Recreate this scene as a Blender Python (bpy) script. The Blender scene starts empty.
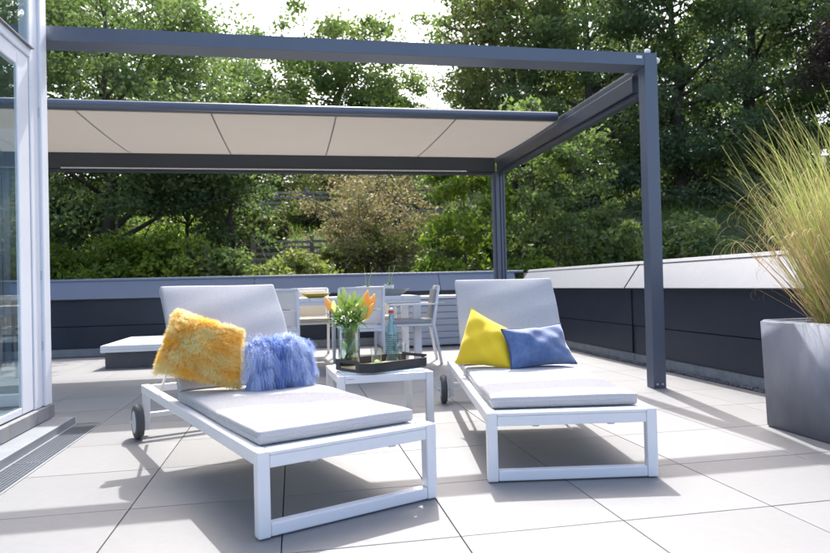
import bpy, bmesh, math, random
import numpy as np
from mathutils import Vector, Matrix
random.seed(7); rng = np.random.default_rng(11)
sc = bpy.context.scene
C = sc.collection
# ------------------------------------------------------------------ camera
cam_d = bpy.data.cameras.new('camera'); cam = bpy.data.objects.new('camera', cam_d); C.objects.link(cam)
sc.camera = cam
_y, _p, _r = .18527, .0128, -.0240936
_f = Vector((math.sin(_y)*math.cos(_p), math.cos(_y)*math.cos(_p), math.sin(_p)))
_rt = Vector((math.cos(_y), -math.sin(_y), 0)); _u = _rt.cross(_f)
_r2 = _rt*math.cos(_r) + _u*math.sin(_r); _u2 = -_rt*math.sin(_r) + _u*math.cos(_r)
mw = Matrix((( _r2.x, _u2.x, -_f.x, 0), (_r2.y, _u2.y, -_f.y, 0), (_r2.z, _u2.z, -_f.z, .8625), (0, 0, 0, 1)))
cam.matrix_world = mw
cam_d.sensor_width = 36; cam_d.lens = 650.9/830*36; cam_d.clip_end = 3000; cam_d.clip_start = .05
cam_d.dof.use_dof = True; cam_d.dof.focus_distance = 3.3; cam_d.dof.aperture_fstop = 4.5
# ------------------------------------------------------------------ sky and sun
SUN = Vector((.19, 1.0, 1.25)).normalized()
elev = math.asin(SUN.z); az = math.atan2(SUN.x, SUN.y)
w = bpy.data.worlds.new('World'); sc.world = w; w.use_nodes = True
nt = w.node_tree; bg = nt.nodes['Background']
sky = nt.nodes.new('ShaderNodeTexSky'); sky.sky_type = 'NISHITA'; sky.sun_disc = False
sky.sun_elevation = elev; sky.sun_rotation = az; sky.air_density = .75; sky.dust_density = 4.5; sky.ozone_density = .6
nt.links.new(sky.outputs[0], bg.inputs[0]); bg.inputs[1].default_value = .15
sd = bpy.data.lights.new('sun', 'SUN'); so = bpy.data.objects.new('sun', sd); C.objects.link(so)
sd.energy = 2.0; sd.angle = math.radians(.55); sd.color = (1, .975, .945)
so.rotation_euler = (-SUN).to_track_quat('-Z', 'Y').to_euler()
sc.view_settings.view_transform = 'Standard'; sc.view_settings.look = 'None'
sc.view_settings.exposure = 1.80; sc.view_settings.gamma = 1
sc.cycles.max_bounces = 8; sc.cycles.transparent_max_bounces = 12

# ------------------------------------------------------------------ materials
def mat(name, col, rough=.5, metal=0, noise=None, bump=None, spec=.5, sheen=0, stretch=None, transl=0, coords='Object'):
    m = bpy.data.materials.new(name); m.use_nodes = True; t = m.node_tree; p = t.nodes['Principled BSDF']
    p.inputs['Base Color'].default_value = (*col, 1); p.inputs['Roughness'].default_value = rough
    p.inputs['Metallic'].default_value = metal; p.inputs['Specular IOR Level'].default_value = spec
    if sheen: p.inputs['Sheen Weight'].default_value = sheen
    if noise or bump:
        if coords == 'World':
            tc = t.nodes.new('ShaderNodeNewGeometry'); out = tc.outputs['Position']
        else:
            tc = t.nodes.new('ShaderNodeTexCoord'); out = tc.outputs['Object']
        mp = t.nodes.new('ShaderNodeMapping'); t.links.new(out, mp.inputs[0])
        if stretch: mp.inputs['Scale'].default_value = stretch
    if noise:
        last = None
        for (sc_, amt, c2) in noise:     # layers: scale, amount, colour
            n = t.nodes.new('ShaderNodeTexNoise'); n.inputs['Scale'].default_value = sc_; n.inputs['Detail'].default_value = 6
            t.links.new(mp.outputs[0], n.inputs['Vector'])
            r = t.nodes.new('ShaderNodeMapRange'); r.inputs[1].default_value = .38; r.inputs[2].default_value = .68; r.inputs[4].default_value = amt
            t.links.new(n.outputs['Fac'], r.inputs[0])
            mx = t.nodes.new('ShaderNodeMix'); mx.data_type = 'RGBA'
            t.links.new(r.outputs[0], mx.inputs[0])
            if last is None: mx.inputs[6].default_value = (*col, 1)
            else: t.links.new(last, mx.inputs[6])
            mx.inputs[7].default_value = (*c2, 1); last = mx.outputs[2]
        t.links.new(last, p.inputs['Base Color'])
    if bump:
        n = t.nodes.new('ShaderNodeTexNoise'); n.inputs['Scale'].default_value = bump[0]; n.inputs['Detail'].default_value = 4
        t.links.new(mp.outputs[0], n.inputs['Vector'])
        b = t.nodes.new('ShaderNodeBump'); b.inputs['Strength'].default_value = bump[1]; b.inputs['Distance'].default_value = bump[2]
        t.links.new(n.outputs['Fac'], b.inputs['Height']); t.links.new(b.outputs[0], p.inputs['Normal'])
    if transl:
        tr = t.nodes.new('ShaderNodeBsdfTranslucent'); tr.inputs[0].default_value = (*col, 1)
        ms = t.nodes.new('ShaderNodeMixShader'); ms.inputs[0].default_value = transl
        t.links.new(p.outputs[0], ms.inputs[1]); t.links.new(tr.outputs[0], ms.inputs[2])
        t.links.new(ms.outputs[0], t.nodes['Material Output'].inputs[0])
    return m
def leaf_mat(name, c1, c2, transl=.3, rough=.5, tcol=None):
    m = bpy.data.materials.new(name); m.use_nodes = True; t = m.node_tree; p = t.nodes['Principled BSDF']
    a = t.nodes.new('ShaderNodeAttribute'); a.attribute_name = 'tint'
    mx = t.nodes.new('ShaderNodeMix'); mx.data_type = 'RGBA'
    t.links.new(a.outputs['Fac'], mx.inputs[0]); mx.inputs[6].default_value = (*c1, 1); mx.inputs[7].default_value = (*c2, 1)
    t.links.new(mx.outputs[2], p.inputs['Base Color']); p.inputs['Roughness'].default_value = rough
    p.inputs['Specular IOR Level'].default_value = .2
    tr = t.nodes.new('ShaderNodeBsdfTranslucent')
    g = t.nodes.new('ShaderNodeMix'); g.data_type = 'RGBA'; g.blend_type = 'MULTIPLY'; g.inputs[0].default_value = 1
    t.links.new(mx.outputs[2], g.inputs[6]); g.inputs[7].default_value = (*(tcol or (1.25, 1.45, .85)), 1)
    t.links.new(g.outputs[2], tr.inputs[0])
    ms = t.nodes.new('ShaderNodeMixShader'); ms.inputs[0].default_value = transl
    t.links.new(p.outputs[0], ms.inputs[1]); t.links.new(tr.outputs[0], ms.inputs[2])
    t.links.new(ms.outputs[0], t.nodes['Material Output'].inputs[0])
    return m
def glass_mat(name, tint, refl_rough=.0):
    m = bpy.data.materials.new(name); m.use_nodes = True; t = m.node_tree
    for n in list(t.nodes):
        if n.type == 'BSDF_PRINCIPLED': t.nodes.remove(n)
    tr = t.nodes.new('ShaderNodeBsdfTransparent'); tr.inputs[0].default_value = (*tint, 1)
    gl = t.nodes.new('ShaderNodeBsdfGlossy'); gl.inputs['Roughness'].default_value = refl_rough
    lw = t.nodes.new('ShaderNodeLayerWeight'); pw = t.nodes.new('ShaderNodeMath'); pw.operation = 'POWER'; pw.inputs[1].default_value = 5
    fr = t.nodes.new('ShaderNodeMath'); fr.operation = 'MULTIPLY_ADD'; fr.inputs[1].default_value = .93; fr.inputs[2].default_value = .05
    t.links.new(lw.outputs['Facing'], pw.inputs[0]); t.links.new(pw.outputs[0], fr.inputs[0])
    ms = t.nodes.new('ShaderNodeMixShader')
    t.links.new(fr.outputs[0], ms.inputs[0]); t.links.new(tr.outputs[0], ms.inputs[1]); t.links.new(gl.outputs[0], ms.inputs[2])
    t.links.new(ms.outputs[0], t.nodes['Material Output'].inputs[0])
    return m
M = dict(
 white=mat('white_powder_coat', (.83, .82, .82), .38, noise=[(9, .25, (.74, .75, .78))], bump=(260, .06, .001)),
 frame=mat('white_window_frame', (.78, .80, .84), .3, noise=[(4, .4, (.70, .73, .78))]),
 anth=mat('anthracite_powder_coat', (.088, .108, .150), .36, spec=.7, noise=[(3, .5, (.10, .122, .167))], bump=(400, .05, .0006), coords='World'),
 anth_shaded=mat('shaded_anthracite_coat', (.040, .047, .062), .4, noise=[(3, .5, (.048, .056, .072))], coords='World'),  # darker copy of the anthracite: shade on rear and side beams painted into the colour
 panel=mat('anthracite_panel', (.019, .027, .044), .42, spec=.35, noise=[(2.2, .6, (.027, .038, .058)), (11, .25, (.012, .017, .028))], coords='World'),
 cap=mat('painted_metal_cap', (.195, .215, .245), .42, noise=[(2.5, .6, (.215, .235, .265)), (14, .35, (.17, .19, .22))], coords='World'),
 cap_shaded=mat('shaded_metal_cap', (.112, .145, .205), .4, noise=[(2.2, .6, (.13, .16, .22))], coords='World'),  # darker, bluer copy of the cap metal; colour carries the back side's shade
 dark=mat('dark_gap', (.012, .014, .018), .6),
 tile=None, slab=mat('subfloor', (.13, .13, .13), .9),
 mattress=mat('grey_outdoor_fabric', (.47, .475, .485), .9, noise=[(5, .35, (.44, .445, .455)), (240, .75, (.34, .345, .36))], bump=(700, .35, .0012), stretch=(1, .25, 1)),
 piping=mat('fabric_piping', (.42, .44, .48), .8),
 rubber=mat('dark_grey_rubber', (.07, .075, .08), .6, bump=(60, .3, .002)),
 hub=mat('pale_grey_hub', (.55, .58, .62), .4),
 awning=mat('beige_awning_fabric', (.335, .305, .265), .9, noise=[(1.2, .5, (.31, .28, .24))], bump=(30, .1, .002), transl=.22, coords='World'),
 seam=mat('awning_seam', (.22, .20, .18), .8),
 concrete=mat('cast_planter_concrete', (.165, .18, .22), .6, noise=[(3.0, .8, (.24, .26, .30)), (16, .45, (.12, .135, .17))], bump=(35, .25, .004), stretch=(1, 1, .45)),
 upstand=mat('grey_upstand', (.24, .26, .28), .8, noise=[(6, .8, (.16, .175, .19)), (40, .4, (.34, .35, .36))], bump=(50, .4, .006), coords='World'),
 curb=mat('dark_roof_felt', (.085, .085, .09), .9, noise=[(8, .6, (.12, .12, .122))], bump=(120, .5, .004)),
 skydome=mat('skylight_cover', (.70, .72, .75), .35),
 stone=mat('grey_step_stone', (.20, .215, .235), .6, noise=[(5, .7, (.27, .285, .305)), (60, .4, (.15, .165, .185))], bump=(90, .3, .002), coords='World'),
 sill=mat('weathered_sill', (.27, .285, .305), .7, noise=[(7, .9, (.16, .175, .20)), (22, .35, (.36, .28, .19))], bump=(50, .5, .004), coords='World', stretch=(1, 1, .3)),
 grate=mat('galvanised_grating', (.16, .18, .21), .4, metal=.6),
 steel=mat('steel_edge', (.55, .57, .60), .35, metal=.5),
 gravelm=mat('dark_gravel', (.10, .11, .125), .8, noise=[(14, .9, (.24, .25, .27))], coords='World'),
 bark=mat('bark', (.055, .045, .034), .9, noise=[(9, .8, (.09, .08, .065))], bump=(14, .8, .03), stretch=(1, 1, .2), coords='World'),
 wood=mat('weathered_fence_wood', (.20, .185, .17), .85, noise=[(3, .8, (.28, .26, .24))], bump=(30, .5, .01), stretch=(.3, 1, 3), coords='World'),
 ground=mat('hillside_soil', (.05, .055, .03), .95, noise=[(.8, .9, (.075, .095, .03)), (6, .6, (.035, .04, .02))], bump=(3, .8, .15), coords='World'),
 storage=mat('light_grey_box', (.40, .43, .49), .5, noise=[(4, .5, (.44, .47, .52))], coords='World'),
 yellow=mat('yellow_cotton', (.80, .58, .02), .9, noise=[(7, .35, (.74, .52, .018)), (260, .35, (.66, .46, .012))], bump=(420, .35, .002), sheen=.2),
 blue=mat('blue_velvet', (.055, .115, .27), .75, noise=[(13, .8, (.12, .20, .38)), (45, .5, (.04, .085, .21))], bump=(60, .4, .004), sheen=.6),
 yfurb=mat('yellow_pelt', (.85, .52, .07), .95), bfurb=mat('blue_pelt', (.26, .38, .66), .95),
 tray=mat('black_tray', (.022, .025, .03), .5, bump=(160, .3, .001)),
 traywood=mat('pale_tray_wood', (.46, .31, .17), .6, noise=[(7, .7, (.60, .44, .27))], stretch=(1, 8, 1)),
 tabletop=mat('frosted_table_top', (.62, .70, .70), .25),
 sling=mat('white_sling_fabric', (.84, .84, .85), .8, transl=.6, bump=(500, .2, .001)),
 cream=mat('cream_cushion', (.70, .64, .52), .9, bump=(300, .3, .002)),
 taupe=mat('taupe_sling', (.42, .40, .37), .8),
 mustard=mat('mustard_bowl', (.42, .30, .03), .6, noise=[(20, .5, (.5, .4, .06))]),
 greybowl=mat('grey_trough', (.24, .26, .27), .7, noise=[(9, .6, (.32, .34, .35))]),
 silver=mat('silver', (.6, .62, .65), .3, metal=.8), redcap=mat('red_seal', (.5, .03, .05), .5),
 print_=mat('dark_bottle_print', (.03, .10, .12), .6),
 led=mat('pale_led_profile', (.62, .62, .62), .5), sticker=mat('white_sticker', (.85, .85, .85), .4),
 bud=mat('orange_bud', (.93, .50, .09), .5, noise=[(30, .7, (.88, .68, .22))], transl=.3),
 gbud=mat('yellow_green_bud', (.58, .68, .24), .5, noise=[(25, .6, (.38, .54, .13))], transl=.4),
 vleaf=mat('bouquet_leaf', (.13, .26, .06), .45, noise=[(12, .7, (.27, .42, .10))], transl=.3),
 stem=mat('flower_stem', (.16, .26, .06), .5),
 water=glass_mat('vase_water', (.86, .93, .92)), glass=glass_mat('window_glass', (.86, .92, .94)),
 vglass=glass_mat('vase_glass', (.88, .92, .92), .02), bglass=glass_mat('turquoise_glass', (.82, .94, .955), .03),
 cglass=glass_mat('clear_glass', (.93, .96, .95)),
 lemon=mat('lemon_slice', (.65, .68, .16), .5),
 roof=mat('inner_floor', (.45, .45, .44), .7), housewall=mat('render_wall', (.62, .62, .60), .8),
)
# terrace tiles: each gets a slight tone of its own
m = mat('porcelain_tile', (.230, .235, .240), .5, noise=[(1.1, .7, (.206, .211, .216)), (7, .4, (.222, .223, .224)), (28, .35, (.262, .264, .266)), (150, .35, (.212, .213, .215))], bump=(220, .12, .0015), coords='World', spec=.3)
t = m.node_tree; p = t.nodes['Principled BSDF']; src = p.inputs['Base Color'].links[0].from_socket
oi = t.nodes.new('ShaderNodeObjectInfo'); mr = t.nodes.new('ShaderNodeMapRange'); mr.inputs[3].default_value = .90; mr.inputs[4].default_value = 1.04
t.links.new(oi.outputs['Random'], mr.inputs[0]); vm = t.nodes.new('ShaderNodeVectorMath'); vm.operation = 'SCALE'
t.links.new(src, vm.inputs[0]); t.links.new(mr.outputs[0], vm.inputs['Scale']); t.links.new(vm.outputs[0], p.inputs['Base Color'])
M['tile'] = m
L = dict(
 dark=leaf_mat('dark_leaf', (.075, .118, .055), (.16, .205, .085), .48),
 mid=leaf_mat('mid_leaf', (.095, .145, .055), (.185, .225, .085), .5),
 blue=leaf_mat('cool_leaf', (.072, .115, .072), (.145, .19, .10), .46),
 bright=leaf_mat('bright_leaf', (.09, .15, .025), (.20, .25, .035), .45),
 yellow=leaf_mat('yellow_green_leaf', (.15, .19, .055), (.27, .27, .09), .40),
 pink=leaf_mat('pinkish_leaf', (.17, .20, .085), (.29, .235, .155), .42, tcol=(1.2, 1.1, .8)),
 olive=leaf_mat('olive_leaf', (.10, .12, .045), (.17, .18, .06), .35),
 purple=leaf_mat('purple_leaf', (.045, .032, .030), (.075, .055, .045), .25, tcol=(1.2, 1, .8)),
 grass=leaf_mat('grass_blade', (.20, .26, .08), (.56, .48, .26), .4),
 dry=leaf_mat('dry_grass_blade', (.42, .27, .13), (.58, .46, .28), .25, tcol=(1, 1, .8)),
 yfur=leaf_mat('yellow_fur', (1.0, .68, .07), (1.0, .94, .62), .58, .7, (1, 1, 1)),
 bfur=leaf_mat('blue_fur', (.20, .33, .68), (.80, .87, 1.0), .5, .6, (1, 1, 1)),
)
# ------------------------------------------------------------------ helpers
def link(o, parent=None):
    C.objects.link(o)
    if parent is not None: o.parent = parent
    return o
def tag(o, label=None, cat=None, group=None, kind=None):
    if label: o['label'] = label
    if cat: o['category'] = cat
    if group: o['group'] = group
    if kind: o['kind'] = kind
    return o
def thing(name, label, cat, loc=(0, 0, 0), rz=0, group=None):
    o = bpy.data.objects.new(name, None); o.empty_display_size = .1; link(o); o.location = loc; o.rotation_euler = (0, 0, rz)
    return tag(o, label, cat, group)
def copy_tree(o, parent=None):
    c = o.copy(); C.objects.link(c)
    if parent is not None: c.parent = parent
    for ch in o.children: copy_tree(ch, c)
    return c
class MB:
    def __init__(s): s.bm = bmesh.new()
    def box(s, x0, y0, z0, x1, y1, z1, bev=0, seg=2, mtx=None):
        b = bmesh.new(); bmesh.ops.create_cube(b, size=1)
        for v in b.verts: v.co = Vector(((x0+x1)/2+v.co.x*(x1-x0), (y0+y1)/2+v.co.y*(y1-y0), (z0+z1)/2+v.co.z*(z1-z0)))
        if bev: bmesh.ops.bevel(b, geom=list(b.edges), offset=bev, segments=seg, profile=.6, affect='EDGES')
        if mtx is not None: bmesh.ops.transform(b, matrix=mtx, verts=b.verts)
        s._merge(b); return s
    def _merge(s, b):
        mp = {v: s.bm.verts.new(v.co) for v in b.verts}
        for f in b.faces:
            nf = s.bm.faces.new([mp[v] for v in f.verts]); nf.smooth = f.smooth
        b.free()
    def prism(s, pts, axis, a0, a1):      # outline in the plane perpendicular to axis, extruded a0..a1
        def P(p, a): return (a, p[0], p[1]) if axis == 0 else ((p[0], a, p[1]) if axis == 1 else (p[0], p[1], a))
        A = [s.bm.verts.new(P(p, a0)) for p in pts]; B = [s.bm.verts.new(P(p, a1)) for p in pts]; n = len(pts)
        s.bm.faces.new(A); s.bm.faces.new(B[::-1])
        for i in range(n): s.bm.faces.new((A[i], B[i], B[(i+1) % n], A[(i+1) % n]))
        return s
    def tube(s, pts, rad, n=8, cap=True, smooth=True):
        rings = []; k = len(pts); pts = [Vector(p) for p in pts]
        if not hasattr(rad, '__len__'): rad = [rad]*k
        up = Vector((0, 0, 1)); d0 = (pts[1]-pts[0]).normalized()
        a = d0.cross(Vector((1, 0, 0)) if abs(d0.x) < .8 else up).normalized()
        for i, p_ in enumerate(pts):
            d = (pts[min(i+1, k-1)]-pts[max(i-1, 0)]).normalized()
            a = (a-d*a.dot(d)).normalized(); b = d.cross(a)
            rings.append([s.bm.verts.new(p_+(a*math.cos(2*math.pi*j/n)+b*math.sin(2*math.pi*j/n))*rad[i]) for j in range(n)])
        for i in range(k-1):
            for j in range(n):
                f = s.bm.faces.new((rings[i][j], rings[i][(j+1) % n], rings[i+1][(j+1) % n], rings[i+1][j])); f.smooth = smooth
        if cap: s.bm.faces.new(rings[0][::-1]); s.bm.faces.new(rings[-1])
        return s
    def lathe(s, prof, c=(0, 0, 0), n=24, axis='z', closed=False):
        rings = []
        for r, h in prof:
            ring = []
            for j in range(n):
                a = 2*math.pi*j/n
                q = (r*math.cos(a), r*math.sin(a), h) if axis == 'z' else (h, r*math.cos(a), r*math.sin(a))
                ring.append(s.bm.verts.new((q[0]+c[0], q[1]+c[1], q[2]+c[2])))
            rings.append(ring)
        for i in range(len(prof)-1):
            for j in range(n):
                f = s.bm.faces.new((rings[i][j], rings[i][(j+1) % n], rings[i+1][(j+1) % n], rings[i+1][j])); f.smooth = True
        if not closed: s.bm.faces.new(rings[0][::-1]); s.bm.faces.new(rings[-1])
        return s
    def build(s, name, m, parent=None, label=None, recalc=True):
        if recalc: bmesh.ops.recalc_face_normals(s.bm, faces=s.bm.faces)
        me = bpy.data.meshes.new(name); s.bm.to_mesh(me); s.bm.free(); me.materials.append(m)
        o = bpy.data.objects.new(name, me); link(o, parent)
        if label: o['label'] = label
        return o
def share(name, o, parent, loc=(0, 0, 0)):      # another piece with the same mesh
    c = bpy.data.objects.new(name, o.data); link(c, parent); c.location = loc; return c
def np_mesh(name, V, F, mt, parent=None, tint=None, smooth=False, k=4):
    me = bpy.data.meshes.new(name); nv, nf = len(V), len(F)
    me.vertices.add(nv); me.vertices.foreach_set('co', np.ascontiguousarray(V, dtype=np.float32).ravel())
    me.loops.add(nf*k); me.loops.foreach_set('vertex_index', np.ascontiguousarray(F, dtype=np.int32).ravel())
    me.polygons.add(nf); me.polygons.foreach_set('loop_start', np.arange(0, nf*k, k, dtype=np.int32))
    me.polygons.foreach_set('loop_total', np.full(nf, k, dtype=np.int32))
    if smooth: me.polygons.foreach_set('use_smooth', np.ones(nf, dtype=bool))
    me.update(calc_edges=True)
    if tint is not None:
        a = me.attributes.new('tint', 'FLOAT', 'POINT'); a.data.foreach_set('value', np.ascontiguousarray(tint, dtype=np.float32))
    me.materials.append(mt)
    o = bpy.data.objects.new(name, me); link(o, parent); return o
def unit(a): return a/np.maximum(np.linalg.norm(a, axis=-1, keepdims=True), 1e-9)

# ================================================================== SETTING
def terr(x, y):
    t_ = y + np.maximum(0, x-5)*.45 + np.maximum(0, -x-6)*.25
    z = np.interp(t_, [-50, 11, 13, 15, 19, 22.5, 26, 32, 45, 80, 300, 2000], [-3, -3, -1.2, .3, .95, 2.6, 3.7, 5.7, 8.0, 11, 14, 14])
    return z + .12*np.sin(x*.9+y*.4) + .1*np.sin(x*.37-y*.8)
gx = np.concatenate([[-1500, -500, -200, -90], np.arange(-50, 62, 1.2), [90, 200, 500, 1500]]); gy = np.concatenate([[-1500, -300, -60], np.arange(-20, 60, 1.0), [80, 120, 300, 800, 2000]])
GX, GY = np.meshgrid(gx, gy); V = np.stack([GX, GY, terr(GX, GY)], -1).reshape(-1, 3)
nx, ny = len(gx), len(gy); I, J = np.meshgrid(np.arange(nx-1), np.arange(ny-1)); b_ = (J*nx+I).ravel()
F = np.stack([b_, b_+1, b_+nx+1, b_+nx], -1)
tag(np_mesh('ground', V, F, M['ground'], smooth=True), kind='structure')
# building body below the terrace
o = MB().box(-9, -6, -3.2, 3.72, 9.88, -.034).build('building_base', M['housewall']); tag(o, kind='structure')
# terrace floor with tiles
fl = bpy.data.objects.new('terrace_floor', None); link(fl); tag(fl, kind='structure')
MB().box(-8, -4, -.0335, 3.60, 9.75, -.022).build('subfloor', M['slab'], fl)
X0, A, Y0, B = -1.261, .6021, 2.172, .594
def tile_mesh(wx, wy):
    return MB().box(0, 0, -.0215, wx, wy, 0, bev=.0014, seg=1)
g_ = .0042
full = None
for i in range(-8, 8):
    for j in range(-3, 13):
        x = X0+A*i; y = Y0+B*j
        x1 = x+A; 
        if x1 > 3.395: x1 = 3.395
        if y+B > 9.70: continue
        # leave the drain channel and the house out
        if x1 <= -1.25 and y < 4.5:
            continue
        if x1-x < A-.01:
            tl = tile_mesh(x1-x-g_, B-g_).build('tile', M['tile'], fl)
        elif full is None:
            full = tile_mesh(A-g_, B-g_).build('tile', M['tile'], fl); tl = full
        else: tl = share('tile', full, fl)
        tl.location = (x+g_/2, y+g_/2, random.uniform(-.0006, 0))
# gravel strips
def gravel(n, fx, size):
    V = []; F = []
    base = np.array([[1, 0, 0], [-1, 0, 0], [0, 1, 0], [0, -1, 0], [0, 0, 1], [0, 0, -1]], float)
    fc = np.array([[0, 2, 4], [2, 1, 4], [1, 3, 4], [3, 0, 4], [2, 0, 5], [1, 2, 5], [3, 1, 5], [0, 3, 5]])
    P_ = fx(n); S = rng.uniform(.6, 1.5, (n, 1, 3))*size*np.array([1, 1, .7])
    Q = base[None]*S + rng.normal(0, size*.15, (n, 6, 3))
    ang = rng.uniform(0, 6.28, n); c, s = np.cos(ang)[:, None], np.sin(ang)[:, None]
    Q = np.stack([Q[..., 0]*c-Q[..., 1]*s, Q[..., 0]*s+Q[..., 1]*c, Q[..., 2]], -1)+P_[:, None]
    return Q.reshape(-1, 3), (fc[None]+6*np.arange(n)[:, None, None]).reshape(-1, 3)
V, F = gravel(5200, lambda n: np.stack([rng.uniform(3.405, 3.50, n), rng.uniform(1.5, 9.6, n), rng.uniform(-.016, .008, n)], -1), .0095)
tag(np_mesh('gravel', V, F, M['gravelm'], k=3), 'strip of dark gravel between the tiles and the parapet', 'gravel', kind='stuff')

# parapet on the right
pr_ = thing('parapet_wall', 'dark parapet on the right with a sloping pale metal capping', 'parapet', (3.5, 5, 0))
def rel(o, par): o.matrix_parent_inverse = Matrix.Translation(-par.location); return o
rel(MB().box(3.53, -3, -.03, 3.70, 9.86, .90).build('core', M['panel'], pr_), pr_)
ys = [-2.9, -1.6, .85, 3.35, 6.32, 8.9]
for k in range(5):
    a, b = ys[k], ys[k+1]-.012
    if k == 4: b = 9.62
    rel(MB().box(3.497, a, .385, 3.529, b, .765, bev=.003, seg=1).build('wall_panel', M['panel'], pr_), pr_)
    rel(MB().box(3.503, a, .092, 3.529, b, .379, bev=.003, seg=1).build('wall_panel', M['panel'], pr_), pr_)
    rel(MB().box(3.487, b-.0005, .092, 3.497, b+.0125, .765).build('seam_strip', M['dark'], pr_), pr_)
    rel(MB().box(3.510, a+.002, -.02, 3.5285, b, .088, bev=.004, seg=1).build('upstand', M['upstand'], pr_), pr_)
    # sloped capping panel (prism in x,z), extruded along y
    dd = .055
    V1 = MB()
    n1 = [(3.415, .778), (3.592, 1.018), (3.592, 1.0), (3.52, .90), (3.52, .771), (3.415, .771)]
    V1.prism([(q[0], q[1]) for q in n1], 1, a+.009, b-.009)
    # skew the joints: seams run diagonally as the upper edge is shifted
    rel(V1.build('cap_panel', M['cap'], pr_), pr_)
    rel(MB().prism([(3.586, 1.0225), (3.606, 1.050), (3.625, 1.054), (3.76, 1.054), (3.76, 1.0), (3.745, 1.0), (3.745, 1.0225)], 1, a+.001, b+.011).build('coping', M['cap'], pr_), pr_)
rel(MB().box(3.425, -2.9, .760, 3.53, 9.7, .7695).build('soffit', M['dark'], pr_), pr_)
rel(MB().prism([(3.425, .774), (3.598, 1.0085), (3.598, 1.0218), (3.74, 1.0218), (3.74, .985), (3.60, .985), (3.535, .895), (3.4355, .774)], 1, -2.9, 9.8).build('cap_core', M['dark'], pr_), pr_)
# parapet at the back
pb = thing('parapet_wall', 'dark blue-grey parapet along the back of the terrace', 'parapet', (-2, 9.7, 0))
rel(MB().box(-9, 9.74, -.03, 3.52, 9.86, .90).build('core', M['panel'], pb), pb)
xs = [-9, -6.5, -3.9, -.55, 2.2, 3.49]
for k in range(5):
    a, b = xs[k], xs[k+1]-.008
    rel(MB().box(a, 9.70, .40, b, 9.739, .765, bev=.003, seg=1).build('wall_panel', M['panel'], pb), pb)
    rel(MB().box(a, 9.706, .092, b, 9.739, .392, bev=.003, seg=1).build('wall_panel', M['panel'], pb), pb)
    rel(MB().box(a, 9.712, -.02, b, 9.739, .088, bev=.004, seg=1).build('upstand', M['upstand'], pb), pb)
    b2 = 3.42 if k == 4 else b
    rel(MB().prism([(9.615, .778), (9.79, 1.018), (9.79, 1.0), (9.72, .90), (9.72, .771), (9.615, .771)], 0, a+.002, b2).build('cap_panel', M['cap_shaded'], pb), pb)
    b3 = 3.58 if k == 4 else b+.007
    rel(MB().prism([(9.785, 1.0225), (9.804, 1.050), (9.825, 1.054), (9.95, 1.054), (9.95, 1.0), (9.935, 1.0), (9.935, 1.0225)], 0, a+.001, b3).build('coping', M['cap_shaded'], pb), pb)
rel(MB().box(-9, 9.626, .760, 3.42, 9.73, .7695).build('soffit', M['dark'], pb), pb)
rel(MB().box(-9, 9.795, .985, 3.58, 9.93, 1.0218).build('cap_core', M['dark'], pb), pb)

# ---------------------------------------------------------------- glass house (left)
gh = thing('glass_house', 'white framed glass house with a tall sliding door beside the step', 'glass house', (-1.58, 4.66, 0))
H = 3.3
def gb(name, m_, *a, bev=.004, seg=1): 
    return rel(MB().box(*a, bev=bev, seg=seg).build(name, m_, gh), gh)
gb('corner_post', M['frame'], -1.66, 4.555, .14, -1.575, 4.668, H, bev=.006)
gb('frame_post', M['frame'], -1.655, 4.425, .14, -1.592, 4.5515, H, bev=.005)
gb('transom', M['frame'], -1.665, -1.0, 2.342, -1.588, 4.4235, 2.40, bev=.005)
gb('transom_cap', M['sill'], -1.60, -1.0, 2.402, -1.572, 4.45, 2.409, bev=0)
df = thing_door = None
gb('door_stile', M['frame'], -1.618, 4.245, .145, -1.597, 4.415, 2.34, bev=.006)
gb('door_rail', M['frame'], -1.64, 2.9, .145, -1.598, 4.2445, .190, bev=.006)
gb('door_rail', M['frame'], -1.64, 2.9, 2.24, -1.598, 4.2445, 2.34, bev=.006)
gb('door_stile', M['frame'], -1.64, 2.72, .145, -1.597, 2.898, 2.34, bev=.006)
gb('door_stile', M['frame'], -1.64, 2.54, .145, -1.597, 2.715, 2.34, bev=.006)
gb('door_rail', M['frame'], -1.64, -1.0, .145, -1.598, 2.538, .190, bev=.006)
gb('window_pane', M['glass'], -1.608, 2.9, .191, -1.602, 4.244, 2.239, bev=0)
gb('window_pane', M['glass'], -1.608, -1.0, .191, -1.602, 2.539, 2.239, bev=0)
gb('window_pane', M['glass'], -1.608, -1.0, 2.410, -1.602, 4.424, H, bev=0)
gb('gasket', M['dark'], -1.63, 4.4155, .145, -1.605, 4.4245, 2.34, bev=0)
# back wall of the glass house
gb('frame_post', M['frame'], -3.3, 4.59, .14, -3.2, 4.66, H, bev=.005)
gb('rear_rail', M['frame'], -3.199, 4.60, .14, -1.661, 4.65, .22, bev=.005)
gb('window_pane', M['glass'], -3.199, 4.62, .221, -1.661, 4.626, H, bev=0)
gb('rear_rail', M['frame'], -5.2, 4.60, .14, -3.301, 4.65, .22, bev=.005)
gb('window_pane', M['glass'], -5.2, 4.62, .221, -3.301, 4.626, H, bev=0)
gb('sill', M['sill'], -1.70, -1.2, .05, -1.572, 4.70, .138, bev=.005)
gb('sill', M['sill'], -5.3, 4.57, .05, -1.702, 4.70, .138, bev=.005)
gb('inner_floor', M['roof'], -5.2, -1.2, .05, -1.71, 4.56, .13, bev=0)
for zz in (.95, 2.0, .5):
    gb('hinge', M['steel'], -1.592, 4.548, zz, -1.584, 4.562, zz+.06, bev=0)
gb('inner_wall', M['housewall'], -5.4, -1.2, .0, -5.25, 4.70, H, bev=0)
gb('roof_edge', M['frame'], -5.4, -1.2, H+.001, -1.56, 4.70, H+.09, bev=0)
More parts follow.
